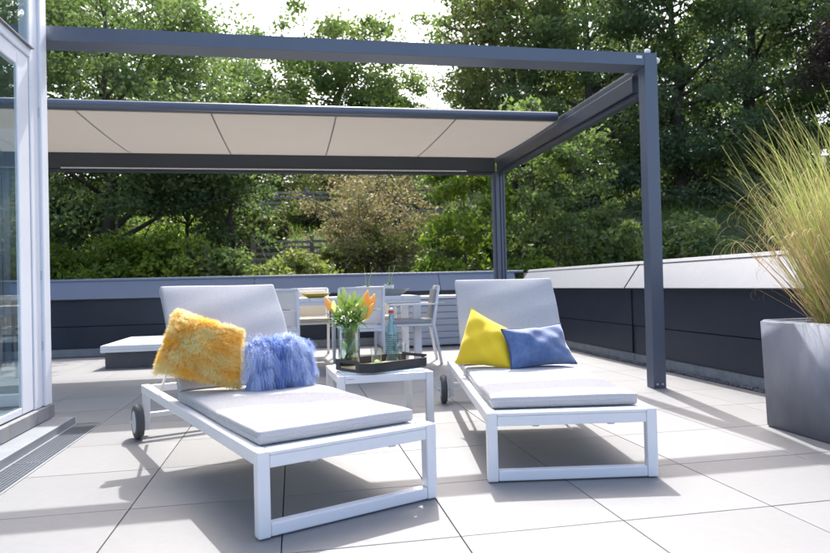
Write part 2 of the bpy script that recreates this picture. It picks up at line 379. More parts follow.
st = thing('door_step', 'grey stone step slab along the glass house sill', 'step', (-1.5, 4, 0))
for k in range(4):
    y1 = 4.66-k*1.2
    rel(MB().box(-1.70, y1-1.196, -.021, -1.434, y1, .048, bev=.004, seg=2).build('step_stone', M['stone'], st), st)
dr = thing('drain_channel', 'slotted metal drain channel running along the stone step', 'drain', (-1.35, 4, 0))
rel(MB().box(-1.432, -1, -.0215, -1.425, 4.66, .0015).build('channel_edge', M['steel'], dr), dr)
rel(MB().box(-1.268, -1, -.0215, -1.262, 4.66, .0015).build('channel_edge', M['steel'], dr), dr)
rel(MB().box(-1.424, -1, -.0215, -1.269, 4.66, -.017).build('channel_floor', M['dark'], dr), dr)
gsec = MB()
for q in range(50): gsec.box(-.077, q*.02, -.012, .077, q*.02+.0085, -.001)
for q in range(9): gsec.box(-.077+q*.0181, -.0, -.0125, -.077+q*.0181+.008, .99, -.0004)
gsec.box(-.077, .985, -.012, .077, .997, .0006)
gs0 = None
for k in range(5):
    if gs0 is None: gs0 = gsec.build('grating', M['grate'], dr); oo = gs0
    else: oo = share('grating', gs0, dr)
    oo.location = Vector((-1.3465, 3.66-k*1.0, 0)) - dr.location

# ---------------------------------------------------------------- pergola
pg = thing('pergola', 'anthracite aluminium pergola frame over the rear half of the terrace', 'pergola', (2.78, 4.7, 0))
def pb_(name, m_, *a, bev=.004): return rel(MB().box(*a, bev=bev, seg=2).build(name, m_, pg), pg)
PX = 2.776
for xx in (PX, -3.5):
    pb_('post', M['anth'], xx, 4.708, 0, xx+.108, 4.812, 2.66)
    po = pb_('post', M['anth'], xx-.01, 8.56, 0, xx+.118, 8.70, 2.40)
    pb_('screen_channel', M['anth'], xx-.045, 8.60, .0, xx-.012, 8.66, 2.385, bev=.003)
    pb_('post_groove', M['dark'], xx+.040, 8.5545, 0, xx+.052, 8.5595, 2.38, bev=0)
    pb_('post_groove', M['dark'], xx+.085, 8.5545, 0, xx+.094, 8.5595, 2.38, bev=0)
    # side beam with the awning tracks
    s_ = 1
    pb_('side_beam', M['anth_shaded'], xx+.002, 4.912, 2.40, xx+.106, 8.555, 2.53)
    pb_('beam_flange', M['anth_shaded'], xx+.03, 4.912, 2.352, xx+.104, 8.555, 2.398)
    pb_('awning_track', M['anth_shaded'], xx+.02, 4.912, 2.536, xx+.05, 8.70, 2.59, bev=.003)
    pb_('awning_track', M['anth_shaded'], xx+.07, 4.912, 2.536, xx+.10, 8.70, 2.63, bev=.003)
pb_('front_beam', M['anth'], -3.39, 4.708, 2.558, PX-.002, 4.908, 2.658)
pb_('beam_end', M['anth'], PX, 4.8125, 2.535, PX+.108, 4.908, 2.659)
pb_('rear_beam', M['anth_shaded'], -3.39, 8.57, 2.392, PX-.012, 8.70, 2.592)
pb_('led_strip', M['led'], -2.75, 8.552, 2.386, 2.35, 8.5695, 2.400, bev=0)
pb_('screen_bar', M['anth_shaded'], -3.35, 8.60, 2.352, PX-.05, 8.67, 2.390)
pb_('sticker', M['sticker'], PX-.072, 4.7065, 2.612, PX-.022, 4.7078, 2.634, bev=0)
for (dx, dz) in ((.03, .02), (.075, .02)):
    o = MB().lathe([(.009, 0), (.009, .003), (.005, .007)], n=10, axis='x').build('bolt', M['silver'], pg); o.rotation_euler = (0, 0, -math.pi/2)
    o.matrix_parent_inverse = Matrix.Identity(4); o.location = Vector((PX+dx, 4.7075, dz+.012))-pg.location
ws = thing('wind_sensor', 'small white wind sensor cups on top of the front pergola post', 'sensor', (2.87, 4.78, 2.66))
ws.scale = (1.25, 1.25, 1.25)
MB().tube([(-.02, 0, 0), (-.02, 0, .018)], .005, 8).build('sensor_stem', M['silver'], ws)
MB().lathe([(.002, .014), (.016, .018), (.02, .03), (.014, .042), (.002, .045)], c=(-.02, 0, 0), n=14).build('sensor_cup', M['sticker'], ws)
MB().tube([(.0085, 0, -.03), (.034, 0, -.03)], .005, 8).build('sensor_stem', M['silver'], ws)
MB().lathe([(.002, .030), (.017, .034), (.021, .048), (.014, .062), (.002, .066)], c=(-.004, 0, -.03), n=14, axis='x').build('sensor_cup', M['sticker'], ws)
# awning
aw = thing('awning', 'beige retractable awning stretched under the pergola roof', 'awning', (0, 7.5, 2.57))
nxa, nya = 60, 14
xs_ = np.linspace(-3.38, PX-.01, nxa); ysa = np.linspace(6.47, 8.60, nya)
XX, YY = np.meshgrid(xs_, ysa); tt = (YY-6.47)/2.13
ZZ = 2.556+.028*tt - .018*np.sin(np.pi*tt)*(0.8+.2*np.sin(XX*5.2))
V = np.stack([XX, YY-7.5, ZZ-2.57], -1).reshape(-1, 3); I, J = np.meshgrid(np.arange(nxa-1), np.arange(nya-1)); b_ = (J*nxa+I).ravel()
np_mesh('fabric', V, np.stack([b_, b_+1, b_+nxa+1, b_+nxa], -1), M['awning'], aw, smooth=True)
for xsm in (-3.1, -1.95, -.74, .455, 1.68):
    pts = []
    sb = MB()
    for k in range(nya-1):
        def zz(y): 
            t1 = (y-6.47)/2.13; return 2.556+.028*t1-.018*math.sin(math.pi*t1)*(.8+.2*math.sin(xsm*5.2))-2.57-.003
        y0, y1 = ysa[k], ysa[k+1]
        vs = [sb.bm.verts.new(v) for v in ((xsm-.008, y0-7.5, zz(y0)), (xsm+.008, y0-7.5, zz(y0)), (xsm+.008, y1-7.5, zz(y1)), (xsm-.008, y1-7.5, zz(y1)))]
        sb.bm.faces.new(vs)
    sb.build('seam', M['seam'], aw)
MB().tube([(-3.38, -1.05, .035), (PX+.0-.005, -1.05, .035)], .042, 18).build('front_bar', M['anth'], aw)
MB().box(-3.38, -1.045, -.012, PX-.006, -1.0, .03, bev=.004).build('front_profile', M['anth'], aw)

# ================================================================== LOUNGERS
def build_lounger(label, loc, rz):
    t = thing('sun_lounger', label, 'sun lounger', loc, rz, 'white sun loungers')
    Wd, Ln, Z = .745, 2.03, .302
    for s in (0, 1):
        x0 = s*(Wd-.046)
        MB().box(x0, .0465, .252, x0+.046, Ln, Z, bev=.006, seg=2).build('side_rail', M['white'], t)
        MB().box(x0, 0, .004, x0+.046, .046, Z+.0005, bev=.007, seg=2).build('front_leg', M['white'], t)
        MB().box(x0+.004, Ln-.05, .035, x0+.042, Ln-.006, .2515, bev=.005, seg=2).build('rear_leg', M['white'], t)
        # wheel
        xc = -.062 if s == 0 else Wd+.014
        wl = MB().lathe([(.040, 0), (.090, .002), (.099, .010), (.102, .024), (.099, .038), (.090, .046), (.040, .048)], c=(0, 0, 0), n=36, axis='x').build('wheel', M['rubber'], t)
        wl.location = (xc, 1.93, .102)
        sd_ = -1 if s == 0 else 1
        hb = MB().lathe([(.0, -.005), (.03, -.004), (.078, .003), (.084, .009), (.084, .039), (.078, .045), (.03, .052), (.0, .053)], n=32, axis='x', closed=True).build('hub', M['hub'], wl)
        MB().tube([(-.02, 0, 0), (.06, 0, 0)], .009, 10).build('axle', M['silver'], wl)
    MB().box(.0465, .004, .242, Wd-.0465, .044, .285, bev=.004, seg=2).build('front_rail', M['white'], t)
    MB().box(.0465, .002, .2855, Wd-.0465, .06, .3005, bev=.003, seg=1).build('end_slat', M['white'], t)
    MB().box(.0465, .003, .006, Wd-.0465, .043, .052, bev=.006, seg=2).build('floor_bar', M['white'], t)
    MB().box(.042, Ln-.046, .105, Wd-.042, Ln-.012, .135, bev=.005, seg=2).build('rear_stretcher', M['white'], t)
    MB().box(.0465, Ln-.042, .256, Wd-.0465, Ln-.004, .298, bev=.005, seg=2).build('rear_rail', M['white'], t)
    s0 = None
    for k in range(12):
        yy = .085+k*.095
        if s0 is None: s0 = MB().box(.0465, 0, .279, Wd-.0465, .0905, .297, bev=.003, seg=1).build('slat', M['white'], t); oo = s0
        else: oo = share('slat', s0, t)
        oo.location = (0, yy, 0)
    for xx in (.2, .53):
        MB().box(xx, .01, .236, xx+.03, .035, .2418, bev=.002, seg=1).build('glide', M['hub'], t)
    # backrest
    hv, th = 1.24, math.radians(52.5)
    R_ = Matrix.Translation((0, hv, .318)) @ Matrix.Rotation(th, 4, 'X')
    for x0 in (.05, Wd-.085):
        MB().box(x0, .0, -.035, x0+.035, .69, -.004, bev=.004, mtx=R_).build('backrest_rail', M['white'], t)
    for k in range(6):
        MB().box(.0865, .06+k*.11, -.025, Wd-.0865, .12+k*.11, -.007, bev=.003, seg=1, mtx=R_).build('slat', M['white'], t)
    # prop struts from the backrest down to the frame
    p1 = R_ @ Vector((.10, .42, -.03))
    for xx in (.095, Wd-.095):
        MB().tube([(xx, p1.y, p1.z), (xx, Ln-.10, .27)], .009, 8).build('prop_strut', M['white'], t)
    def pad(name, x0, y0, z0, x1, y1, z1, mtx, bulge):
        b = MB(); b.box(x0, y0, z0, x1, y1, z1, bev=.016, seg=4)
        bm = b.bm
        bmesh.ops.subdivide_edges(bm, edges=[e for e in bm.edges if e.calc_length() > .2], cuts=22, use_grid_fill=True)
        for v in bm.verts:
            u = (v.co.x-x0)/(x1-x0); q = (v.co.y-y0)/(y1-y0)
            w_ = max(0, min(1, (v.co.z-z0)/(z1-z0)))
            u = min(max(u, 0), 1); q = min(max(q, 0), 1)
            v.co.z += w_*(bulge*(1-(2*u-1)**4)*(1-(2*q-1)**6) + .0022*math.sin(9*q+3*u)+.0016*math.sin(21*q-7*u+1))
            v.co.x += .003*math.sin(8*q+2)*abs(2*u-1)
        if mtx is not None: bmesh.ops.transform(bm, matrix=mtx, verts=bm.verts)
        for f in bm.faces: f.smooth = True
        return b.build(name, M['mattress'], t)
    pad('seat_mattress', .033, .085, .303, .693, 1.262, .352, None, .012)
    def seam(x0, y0, x1, y1, z, mtx):
        c_ = .02; pts = [(x0+c_, y0, z), (x1-c_, y0, z), (x1, y0+c_, z), (x1, y1-c_, z), (x1-c_, y1, z), (x0+c_, y1, z), (x0, y1-c_, z), (x0, y0+c_, z), (x0+c_, y0, z)]
        q_ = []
        for a, b in zip(pts, pts[1:]):
            for k in range(12): q_.append(Vector(a).lerp(Vector(b), k/12))
        q_.append(Vector(pts[-1]))
        if mtx is not None: q_ = [mtx @ v for v in q_]
        MB().tube(q_, .0022, 5, cap=False).build('piping', M['piping'], t)
    seam(.0335, .0855, .6925, 1.2615, .3285, None)
    seam(.0335, .0225, .6925, .6845, .024, R_)
    pad('back_mattress', .033, .022, .0, .693, .685, .05, R_, .01)
    return t
LA, RA = math.radians(22.6), math.radians(-8.6)
l1 = build_lounger('left sun lounger carrying the fluffy yellow and blue cushions', (-.133, 2.291, 0), LA)
l2 = build_lounger('right sun lounger carrying the smooth yellow and blue cushions', (.808, 2.711, 0), RA)

# ------------------------------------------------------------------ cushions
def bez(c, s, t):   # bilinear patch of corners BL, BR, TR, TL
    return (1-t)*((1-s)*c[0]+s*c[1]) + t*((1-s)*c[3]+s*c[2])
def cushion(name, label, corners, thick, mt, pinch=.10, wr=.006, seed=0, n=28, edge=None):
    c = [np.array(q, float) for q in corners]; ctr = sum(c)/4
    nrm = np.cross(c[1]-c[0], c[3]-c[0]); nrm /= np.linalg.norm(nrm)
    t = thing(name, label, 'cushion', tuple((c[0]+c[1])/2))
    org = (c[0]+c[1])/2
    r_ = np.random.default_rng(seed); ph = r_.uniform(0, 6.28, 8)
    def surf(s, q, side):
        a, b = 2*s-1, 2*q-1
        sx = s + pinch*.5*(-a)*(1-b*b)*abs(a)**2*.9
        sq = q + pinch*.5*(-b)*(1-a*a)*abs(b)**2*.9
        P_ = bez(c, sx, sq)
        h_ = ((1-abs(a)**2.6)*(1-abs(b)**2.6))**.55
        wv = wr*(np.sin(7*s+5*q+ph[0])+.7*np.sin(13*q-9*s+ph[1])+.5*np.sin(17*s+11*q+ph[2]))*h_
        wv2 = wr*.8*np.sin(np.arctan2(b, a)*9+ph[3])*(a*a+b*b)*.5*h_
        return P_ + nrm*side*(thick*h_+wv+wv2)
    V = []; F = []
    for side in (1, -1):
        base = len(V)
        for j in range(n+1):
            for i in range(n+1): V.append(surf(i/n, j/n, side)-org)
        for j in range(n):
            for i in range(n):
                k = base+j*(n+1)+i; f = [k, k+1, k+n+2, k+n+1]; F.append(f if side == 1 else f[::-1])
    o = np_mesh('cover', np.array(V), np.array(F), mt, t, smooth=True)
    if edge:
        pts = []
        for k in range(n): pts.append(surf(k/n, 0, 1))
        for k in range(n): pts.append(surf(1, k/n, 1))
        for k in range(n): pts.append(surf(1-k/n, 1, 1))
        for k in range(n+1): pts.append(surf(0, 1-k/n, 1))
        MB().tube([tuple(p_-org) for p_ in pts], edge[0], 6, cap=False).build('piping', edge[1], t)
    return t, surf, nrm, org
def fur(t, surf, nrm, org, n, length, mt, droop, lean, width, seg, tintf, seed, clump=.0, nclump=300):
    r = np.random.default_rng(seed)
    S = r.uniform(0, 1, n); Q = r.uniform(0, 1, n)
    side = np.where(r.uniform(0, 1, n) < .86, 1, -1)
    P0 = np.array([surf(a, b, s) for a, b, s in zip(S, Q, side)])
    e = 1e-3
    PA = np.array([surf(min(a+e, 1), b, s) for a, b, s in zip(S, Q, side)])-np.array([surf(max(a-e, 0), b, s) for a, b, s in zip(S, Q, side)])
    PB = np.array([surf(a, min(b+e, 1), s) for a, b, s in zip(S, Q, side)])-np.array([surf(a, max(b-e, 0), s) for a, b, s in zip(S, Q, side)])
    N = unit(np.cross(PA, PB))*side[:, None]
    ax = unit(surf(1, .5, 1)-surf(0, .5, 1)); ay = unit(surf(.5, 1, 1)-surf(.5, 0, 1))
    # clump field: nearest clump shares a direction
    cc = r.uniform(0, 1, (nclump, 2)); cd = r.normal(0, 1, (nclump, 3))
    idx = np.argmin((S[:, None]-cc[None, :, 0])**2+(Q[:, None]-cc[None, :, 1])**2, axis=1)
    D0 = unit(N + lean[0]*ax + lean[1]*ay + clump*cd[idx] + .22*r.normal(0, 1, (n, 3)))
    cpos = np.array([surf(a, b, 1) for a, b in cc])[idx]
    Lh = length*r.uniform(.6, 1.15, n)
    pts = [P0]; d = D0.copy()
    for k in range(seg):
        d = unit(d + np.array([0, 0, -droop])/seg*(k+.6) + .08*r.normal(0, 1, (n, 3)))
        nxt = pts[-1]+d*(Lh/seg)[:, None]
        pts.append(nxt)
    tip_pull = clump*.35
    pts[-1] = pts[-1]*(1-tip_pull)+(cpos+(pts[-1]-P0))*tip_pull if clump > 0 else pts[-1]
    sidev = unit(np.cross(D0, r.normal(0, 1, (n, 3))))
    V = []; 
    rows = []
    for k, p_ in enumerate(pts):
        w_ = width*(1-k/seg)*.9+width*.12
        rows.append(p_-sidev*w_-org); rows.append(p_+sidev*w_-org)
    V = np.stack(rows, 1).reshape(-1, 3); m_ = 2*(seg+1)
    base = (np.arange(n)*m_)[:, None]
    F = np.concatenate([base+np.array([[2*k, 2*k+1, 2*k+3, 2*k+2]]) for k in range(seg)], 0)
    ti = np.clip(tintf(S, Q, r), 0, 1)
    tint = np.repeat(ti[:, None], m_, 1)
    tipl = np.repeat(np.linspace(-.16, .20, seg+1), 2)[None]
    o = np_mesh('fur', V, F, mt, t, tint=np.clip(tint+tipl, 0, 1).ravel()); o['kind'] = 'stuff'
    return o
cs = cushion('cushion', 'fluffy golden yellow fur cushion leaning left on the left lounger',
    [(-.700, 3.48, .452), (-.262, 3.285, .372), (-.250, 3.40, .655), (-.60, 3.56, .765)], .095, M['yfurb'], seed=3, wr=.006, pinch=.07)
def yt(S, Q, r):
    v = .56+.30*np.sin(6.5*S+1.2)*np.cos(5*Q+.6)+.22*np.sin(13*S-9*Q)+.16*np.sin(21*Q+7*S)
    return v+r.normal(0, .13, len(S))
fur(*cs, 36000, .024, L['yfur'], .3, (.35, -.3), .0010, 2, yt, 5, clump=.32, nclump=520)
cs = cushion('cushion', 'fluffy long haired blue cushion beside the furry yellow cushion',
    [(-.230, 3.275, .385), (.064, 3.44, .376), (.061, 3.56, .590), (-.243, 3.40, .59)], .07, M['bfurb'], seed=4, wr=.004)
def bt(S, Q, r):
    return .36+.28*np.sin(9*S+2*Q)+.24*np.sin(23*S+3*Q)+.15*np.sin(47*S-4*Q)+.25*(Q-.4)+r.normal(0, .16, len(S))
fur(*cs, 20000, .105, L['bfur'], 1.7, (.12, -.35), .0012, 5, bt, 6, clump=.6, nclump=170)
# smooth ones on the right lounger: world coordinates along the backrest
cushion('cushion', 'smooth bright yellow cushion standing tilted on the right lounger',
    [(.955, 3.85, .378), (1.235, 3.60, .363), (1.285, 3.75, .575), (1.085, 3.92, .712)], .075, M['yellow'], seed=5, wr=.007, pinch=.07, edge=(.0025, M['yellow']))
cushion('cushion', 'blue velvet cushion with dark piping on the right lounger',
    [(1.215, 3.57, .362), (1.66, 3.66, .368), (1.61, 3.77, .605), (1.19, 3.66, .59)], .072, M['blue'], seed=8, wr=.009, pinch=.12, edge=(.004, mat('navy_piping', (.03, .06, .2), .8)))

# ================================================================== SIDE TABLE + TRAY
sa = math.radians(3.8)
stb = thing('side_table', 'low white square side table between the two sun loungers', 'side table', (.243, 3.84, 0), sa)
for x0 in (0, .54):
    for y0 in (0, .54):
        MB().box(x0, y0, 0, x0+.045, y0+.045, .335, bev=.005).build('leg', M['white'], stb)
MB().box(.0455, .002, .288, .5395, .040, .334, bev=.004).build('apron', M['white'], stb)
MB().box(.0455, .545, .288, .5395, .583, .334, bev=.004).build('apron', M['white'], stb)
MB().box(.002, .0455, .288, .040, .5395, .334, bev=.004).build('apron', M['white'], stb)
MB().box(.545, .0455, .288, .583, .5395, .334, bev=.004).build('apron', M['white'], stb)
MB().box(.0405, .0405, .322, .5445, .5445, .345, bev=.004).build('table_top', M['tabletop'], stb)
MB().box(.055, .0008, .312, .10, .0019, .318).build('maker_plate', M['steel'], stb)
# tray: octagonal black rim, wooden floor
ta = math.radians(30)
tr_ = thing('serving_tray', 'black chamfered serving tray with cut-out handles on the side table', 'tray', (.545, 4.11, .346), ta)
tl, tw, ch_ = .268, .190, .065
def octo(l_, w_, c_): return [(-l_, -w_+c_), (-l_+c_, -w_), (l_-c_, -w_), (l_, -w_+c_), (l_, w_-c_), (l_-c_, w_), (-l_+c_, w_), (-l_, w_-c_)]
MB().prism(octo(tl-.008, tw-.008, ch_), 2, .001, .010).build('tray_floor', M['traywood'], tr_)
oc = octo(tl, tw, ch_); ic = octo(tl-.008, tw-.008, ch_-.003)
def rimseg(b, k, z0, z1, f0=0, f1=1):
    i0, i1 = np.array(oc[k]), np.array(oc[(k+1) % 8]); j0, j1 = np.array(ic[k]), np.array(ic[(k+1) % 8])
    P4 = [i0+(i1-i0)*f0, i0+(i1-i0)*f1, j0+(j1-j0)*f1, j0+(j1-j0)*f0]
    A_ = [b.bm.verts.new((*q, z0)) for q in P4]; B_ = [b.bm.verts.new((*q, z1)) for q in P4]
    b.bm.faces.new(A_); b.bm.faces.new(B_)
    for i in range(4): b.bm.faces.new((A_[i], A_[(i+1) % 4], B_[(i+1) % 4], B_[i]))
rb = MB()
for k in range(8):
    if k in (3, 7):
        rimseg(rb, k, 0, .016); rimseg(rb, k, .016, .048, 0, .16); rimseg(rb, k, .016, .048, .84, 1); rimseg(rb, k, .048, .068)
    else: rimseg(rb, k, 0, .056)
rb.build('rim', M['tray'], tr_)

zt = .357
# vase
va = thing('glass_vase', 'clear cylindrical glass vase holding the bouquet on the tray', 'vase', (.345, 4.20, zt))
MB().lathe([(.0, 0), (.066, 0), (.070, .004), (.070, .235), (.0675, .235), (.0675, .012), (.0, .012)], n=36, closed=True).build('vase_glass', M['vglass'], va)
MB().lathe([(.0, .013), (.0670, .013), (.0670, .16), (.0, .16)], n=36, closed=True).build('water', M['water'], va)
# bouquet
bq = thing('flower_bouquet', 'bouquet of pale green and orange lily buds in the glass vase', 'flowers', (.345, 4.20, zt+.012))
bq.scale = (1, 1, 1.06)
def blade(parent, name, mt, base, direc, length, width, curl, fold=.25, n=7):
    d = Vector(direc).normalized(); sdv = d.cross(Vector((0, 0, 1)));
    if sdv.length < .05: sdv = Vector((1, 0, 0))
    sdv.normalize(); p_ = Vector(base); b = MB(); rows = []
    for k in range(n+1):
        f = k/n; w_ = width*(math.sin(math.pi*min(1, f*.93+.05))**.8)+.0006
        upv = sdv.cross(d).normalized()
        rows.append([b.bm.verts.new(p_-sdv*w_+upv*w_*fold), b.bm.verts.new(p_), b.bm.verts.new(p_+sdv*w_+upv*w_*fold)])
        d = (d+Vector((0, 0, -curl/n))).normalized(); p_ = p_+d*(length/n)
    for k in range(n):
        for q in (0, 1):
            f_ = b.bm.faces.new((rows[k][q], rows[k][q+1], rows[k+1][q+1], rows[k+1][q])); f_.smooth = True
    return b.build(name, mt, parent)
def budshape(parent, mt, base, direc, length, rad):
    d = Vector(direc).normalized(); pts = [Vector(base)+d*length*k/8 for k in range(9)]
    rr = [.35, .72, .92, 1, .97, .85, .66, .4, .1]
    return MB().tube(pts, [rad*q for q in rr], 9).build('bud', mt, parent)
rr_ = random.Random(5)
right = Vector((math.cos(_y), -math.sin(_y), 0)); back = Vector((math.sin(_y), math.cos(_y), 0))
stems = []
specs = [(-.125, .30, 'o'), (-.075, .27, 'g'), (-.048, .33, 'g'), (-.018, .355, 'g'), (.012, .31, 'g'), (.045, .335, 'g'), (.075, .30, 'g'), (.112, .33, 'o'), (.145, .31, 'o'), (.125, .26, 'o'), (.10, .26, 'g'),
         (-.02, .28, 'g'), (.06, .26, 'o2')]
for (dx, top, kd) in specs:
    dy = rr_.uniform(-.06, .06)
    b0 = Vector((-dx*.3, -dy*.3, .002)); mid = Vector((0, 0, .22))+right*dx*.35+back*dy*.4
    end = Vector((0, 0, top+.02))+right*dx*.9+back*dy
    b1 = MB().tube([b0, mid*.6+b0*.4, mid, end], [.0032, .0032, .003, .0025], 6).build('stem', M['stem'], bq)
    dd = (end-mid).normalized()+Vector((0, 0, .5))
    if kd == 'o':
        budshape(bq, M['bud'], end, dd, .095, .021); budshape(bq, M['bud'], end-dd.normalized()*.02, dd+right*.5, .08, .014)
    else: budshape(bq, M['gbud'], end-dd.normalized()*.02, dd, .105, .019)
    for q in range(3):
        az_ = rr_.uniform(0, 6.28); f = rr_.uniform(.2, .9)
        bp = mid.lerp(end, f)
        blade(bq, 'leaf', M['vleaf'] if rr_.random() < .55 else M['gbud'], bp, (math.cos(az_), math.sin(az_), rr_.uniform(.5, 2.0)), rr_.uniform(.08, .13), rr_.uniform(.014, .022), rr_.uniform(.2, 1.1))
for q in range(26):
    az_ = rr_.uniform(0, 6.28)
    blade(bq, 'leaf', M['vleaf'], (.02*math.cos(az_), .02*math.sin(az_), .21+rr_.uniform(0, .06)), (math.cos(az_), math.sin(az_), rr_.uniform(.1, .9)), rr_.uniform(.09, .15), rr_.uniform(.014, .022), rr_.uniform(.2, 1.2))
for q in range(12):
    az_ = rr_.uniform(0, 6.28); rr2 = rr_.uniform(.015, .04)
    blade(bq, 'leaf', M['vleaf'] if q % 2 else M['gbud'], (rr2*math.cos(az_), rr2*math.sin(az_), rr_.uniform(.02, .12)), (math.cos(az_+1.8), math.sin(az_+1.8), 1.6), rr_.uniform(.07, .10), .017, -.2)
# bottle
bo = thing('water_bottle', 'turquoise glass bottle with a red and silver cap on the tray', 'bottle', (.632, 4.26, zt))
bo.scale = (1, 1, 1.13)
prof = [(.0, 0), (.040, 0), (.044, .006), (.044, .165), (.042, .185), (.030, .215), (.0185, .235), (.0165, .27), (.0165, .285)]
inner = [(.0135, .285), (.0135, .27), (.0155, .236), (.027, .213), (.039, .184), (.041, .165), (.041, .008), (.0, .008)]
MB().lathe(prof+inner, n=32, closed=True).build('bottle_glass', M['bglass'], bo)
MB().lathe([(.0, .2855), (.0175, .2855), (.0185, .290), (.0185, .298), (.016, .299), (.0, .299)], n=20, closed=True).build('red_ring', M['redcap'], bo)
MB().lathe([(.0, .2995), (.016, .2995), (.016, .310), (.012, .314), (.0, .315)], n=20, closed=True).build('cap', M['silver'], bo)
pm = MB()
rp = random.Random(3)
for row in range(11):
    z0 = .155-row*.0125
    a0 = -2.6
    while a0 < -.55:
        wd = rp.uniform(.05, .11)
        if rp.random() < .85:
            vs = []
            for (aa, zz) in ((a0, z0), (a0+wd, z0), (a0+wd, z0+.0075), (a0, z0+.0075)):
                vs.append(pm.bm.verts.new((.0446*math.cos(aa), .0446*math.sin(aa), zz)))
            pm.bm.faces.new(vs)
        a0 += wd+.05
pm.build('printed_text', M['print_'], bo)
def tumbler(label, loc, lem):
    g = thing('drinking_glass', label, 'glass', loc)
    MB().lathe([(.0, 0), (.029, 0), (.031, .004), (.037, .115), (.0355, .115), (.030, .009), (.0, .009)], n=28, closed=True).build('tumbler_glass', M['cglass'], g)
    if lem:
        MB().lathe([(.0, .010), (.0295, .010), (.0315, .035), (.0, .035)], n=24, closed=True).build('drink', M['water'], g)
        ob = MB().lathe([(.0, 0), (.024, 0), (.024, .005), (.0, .005)], n=20, closed=True).build('lemon_slice', M['lemon'], g)
        ob.location = (.004, 0, .019); ob.rotation_euler = (.9, .3, 0)
    return g
tumbler('clear drinking glass with a lemon slice standing beside the vase', (.505, 4.07, zt), True)
tumbler('empty clear drinking glass standing behind the turquoise bottle', (.70, 4.33, zt), False)

# ================================================================== DINING SET
dt = thing('dining_table', 'long white outdoor dining table at the rear of the terrace', 'table', (.4, 7.6, 0))
tx0, tx1, ty0, ty1 = -1.05, 1.0, -.45, .45
for x0 in (tx0, tx1-.08):
    for y0 in (ty0, ty1-.08):
        MB().box(x0, y0, 0, x0+.08, y0+.08, .665, bev=.005).build('leg', M['white'], dt)
for k in range(10):
    a = tx0+k*.205
    MB().box(a+.0015, ty0, .70, a+.2035, ty1, .742, bev=.003, seg=1).build('plank', M['white'], dt)
MB().box(tx0, ty0+.002, .666, tx1, ty0+.04, .699, bev=.003).build('apron', M['white'], dt)
MB().box(tx0, ty1-.04, .666, tx1, ty1-.002, .699, bev=.003).build('apron', M['white'], dt)
def build_chair(label, loc, rz, cushion_mat=None):
    t = thing('dining_chair', label, 'chair', loc, rz, 'white dining chairs')
    wd, dp = .50, .50          # origin: centre of the seat on the ground, back at -y
    for s in (-1, 1):
        x = s*(wd/2-.018)
        MB().tube([(x, -dp/2-.07, 0), (x, -dp/2+.01, .44), (x, -dp/2-.055, .84)], [.016, .018, .015], 8).build('leg', M['white'], t)
        MB().tube([(x, dp/2+.02, 0), (x, dp/2-.03, .44), (x, dp/2-.05, .64)], [.015, .017, .015], 8).build('leg', M['white'], t)
        MB().box(x-.024, -dp/2-.03, .642, x+.024, dp/2-.02, .660, bev=.005).build('armrest', M['white'], t)
    MB().box(-wd/2+.036, -dp/2+.01, .415, wd/2-.036, dp/2-.03, .44, bev=.006).build('seat', M['white'], t)
    MB().box(-wd/2+.03, -dp/2, .385, wd/2-.03, -dp/2+.02, .412, bev=.004).build('seat_rail', M['white'], t)
    ang = Matrix.Translation((0, -dp/2+.0, .47)) @ Matrix.Rotation(math.radians(9), 4, 'X')
    MB().box(-wd/2+.036, -.008, .0, wd/2-.036, .008, .165, bev=.004, mtx=ang).build('back_panel', M['sling'], t)
    MB().box(-wd/2+.036, -.008, .172, wd/2-.036, .008, .385, bev=.004, mtx=ang).build('back_panel', M['sling'], t)
    MB().tube([(-wd/2+.018, -dp/2-.055, .84), (wd/2-.018, -dp/2-.055, .84)], .014, 8).build('top_rail', M['white'], t)
    if cushion_mat:
        MB().box(-wd/2+.05, -dp/2+.03, .442, wd/2-.05, dp/2-.04, .485, bev=.014, seg=3).build('seat_pad', cushion_mat, t)
        MB().box(-wd/2+.05, .014, .02, wd/2-.05, .05, .34, bev=.014, seg=3, mtx=ang).build('back_pad', cushion_mat, t)
    return t
build_chair('white dining chair with its back to the camera beside the left lounger backrest', (-.19, 7.02, 0), 0)
build_chair('white dining chair with its back to the camera directly behind the bouquet', (.68, 7.04, 0), .05)
build_chair('white dining chair at the right end of the dining table', (1.27, 7.15, 0), math.radians(84), M['taupe'])
build_chair('white dining chair with cream pad on the far side left of the bouquet', (.22, 8.22, 0), math.pi+.06, M['cream'])
build_chair('white dining chair with cream pad on the far side behind the bottle', (1.02, 8.25, 0), math.pi-.05, M['cream'])
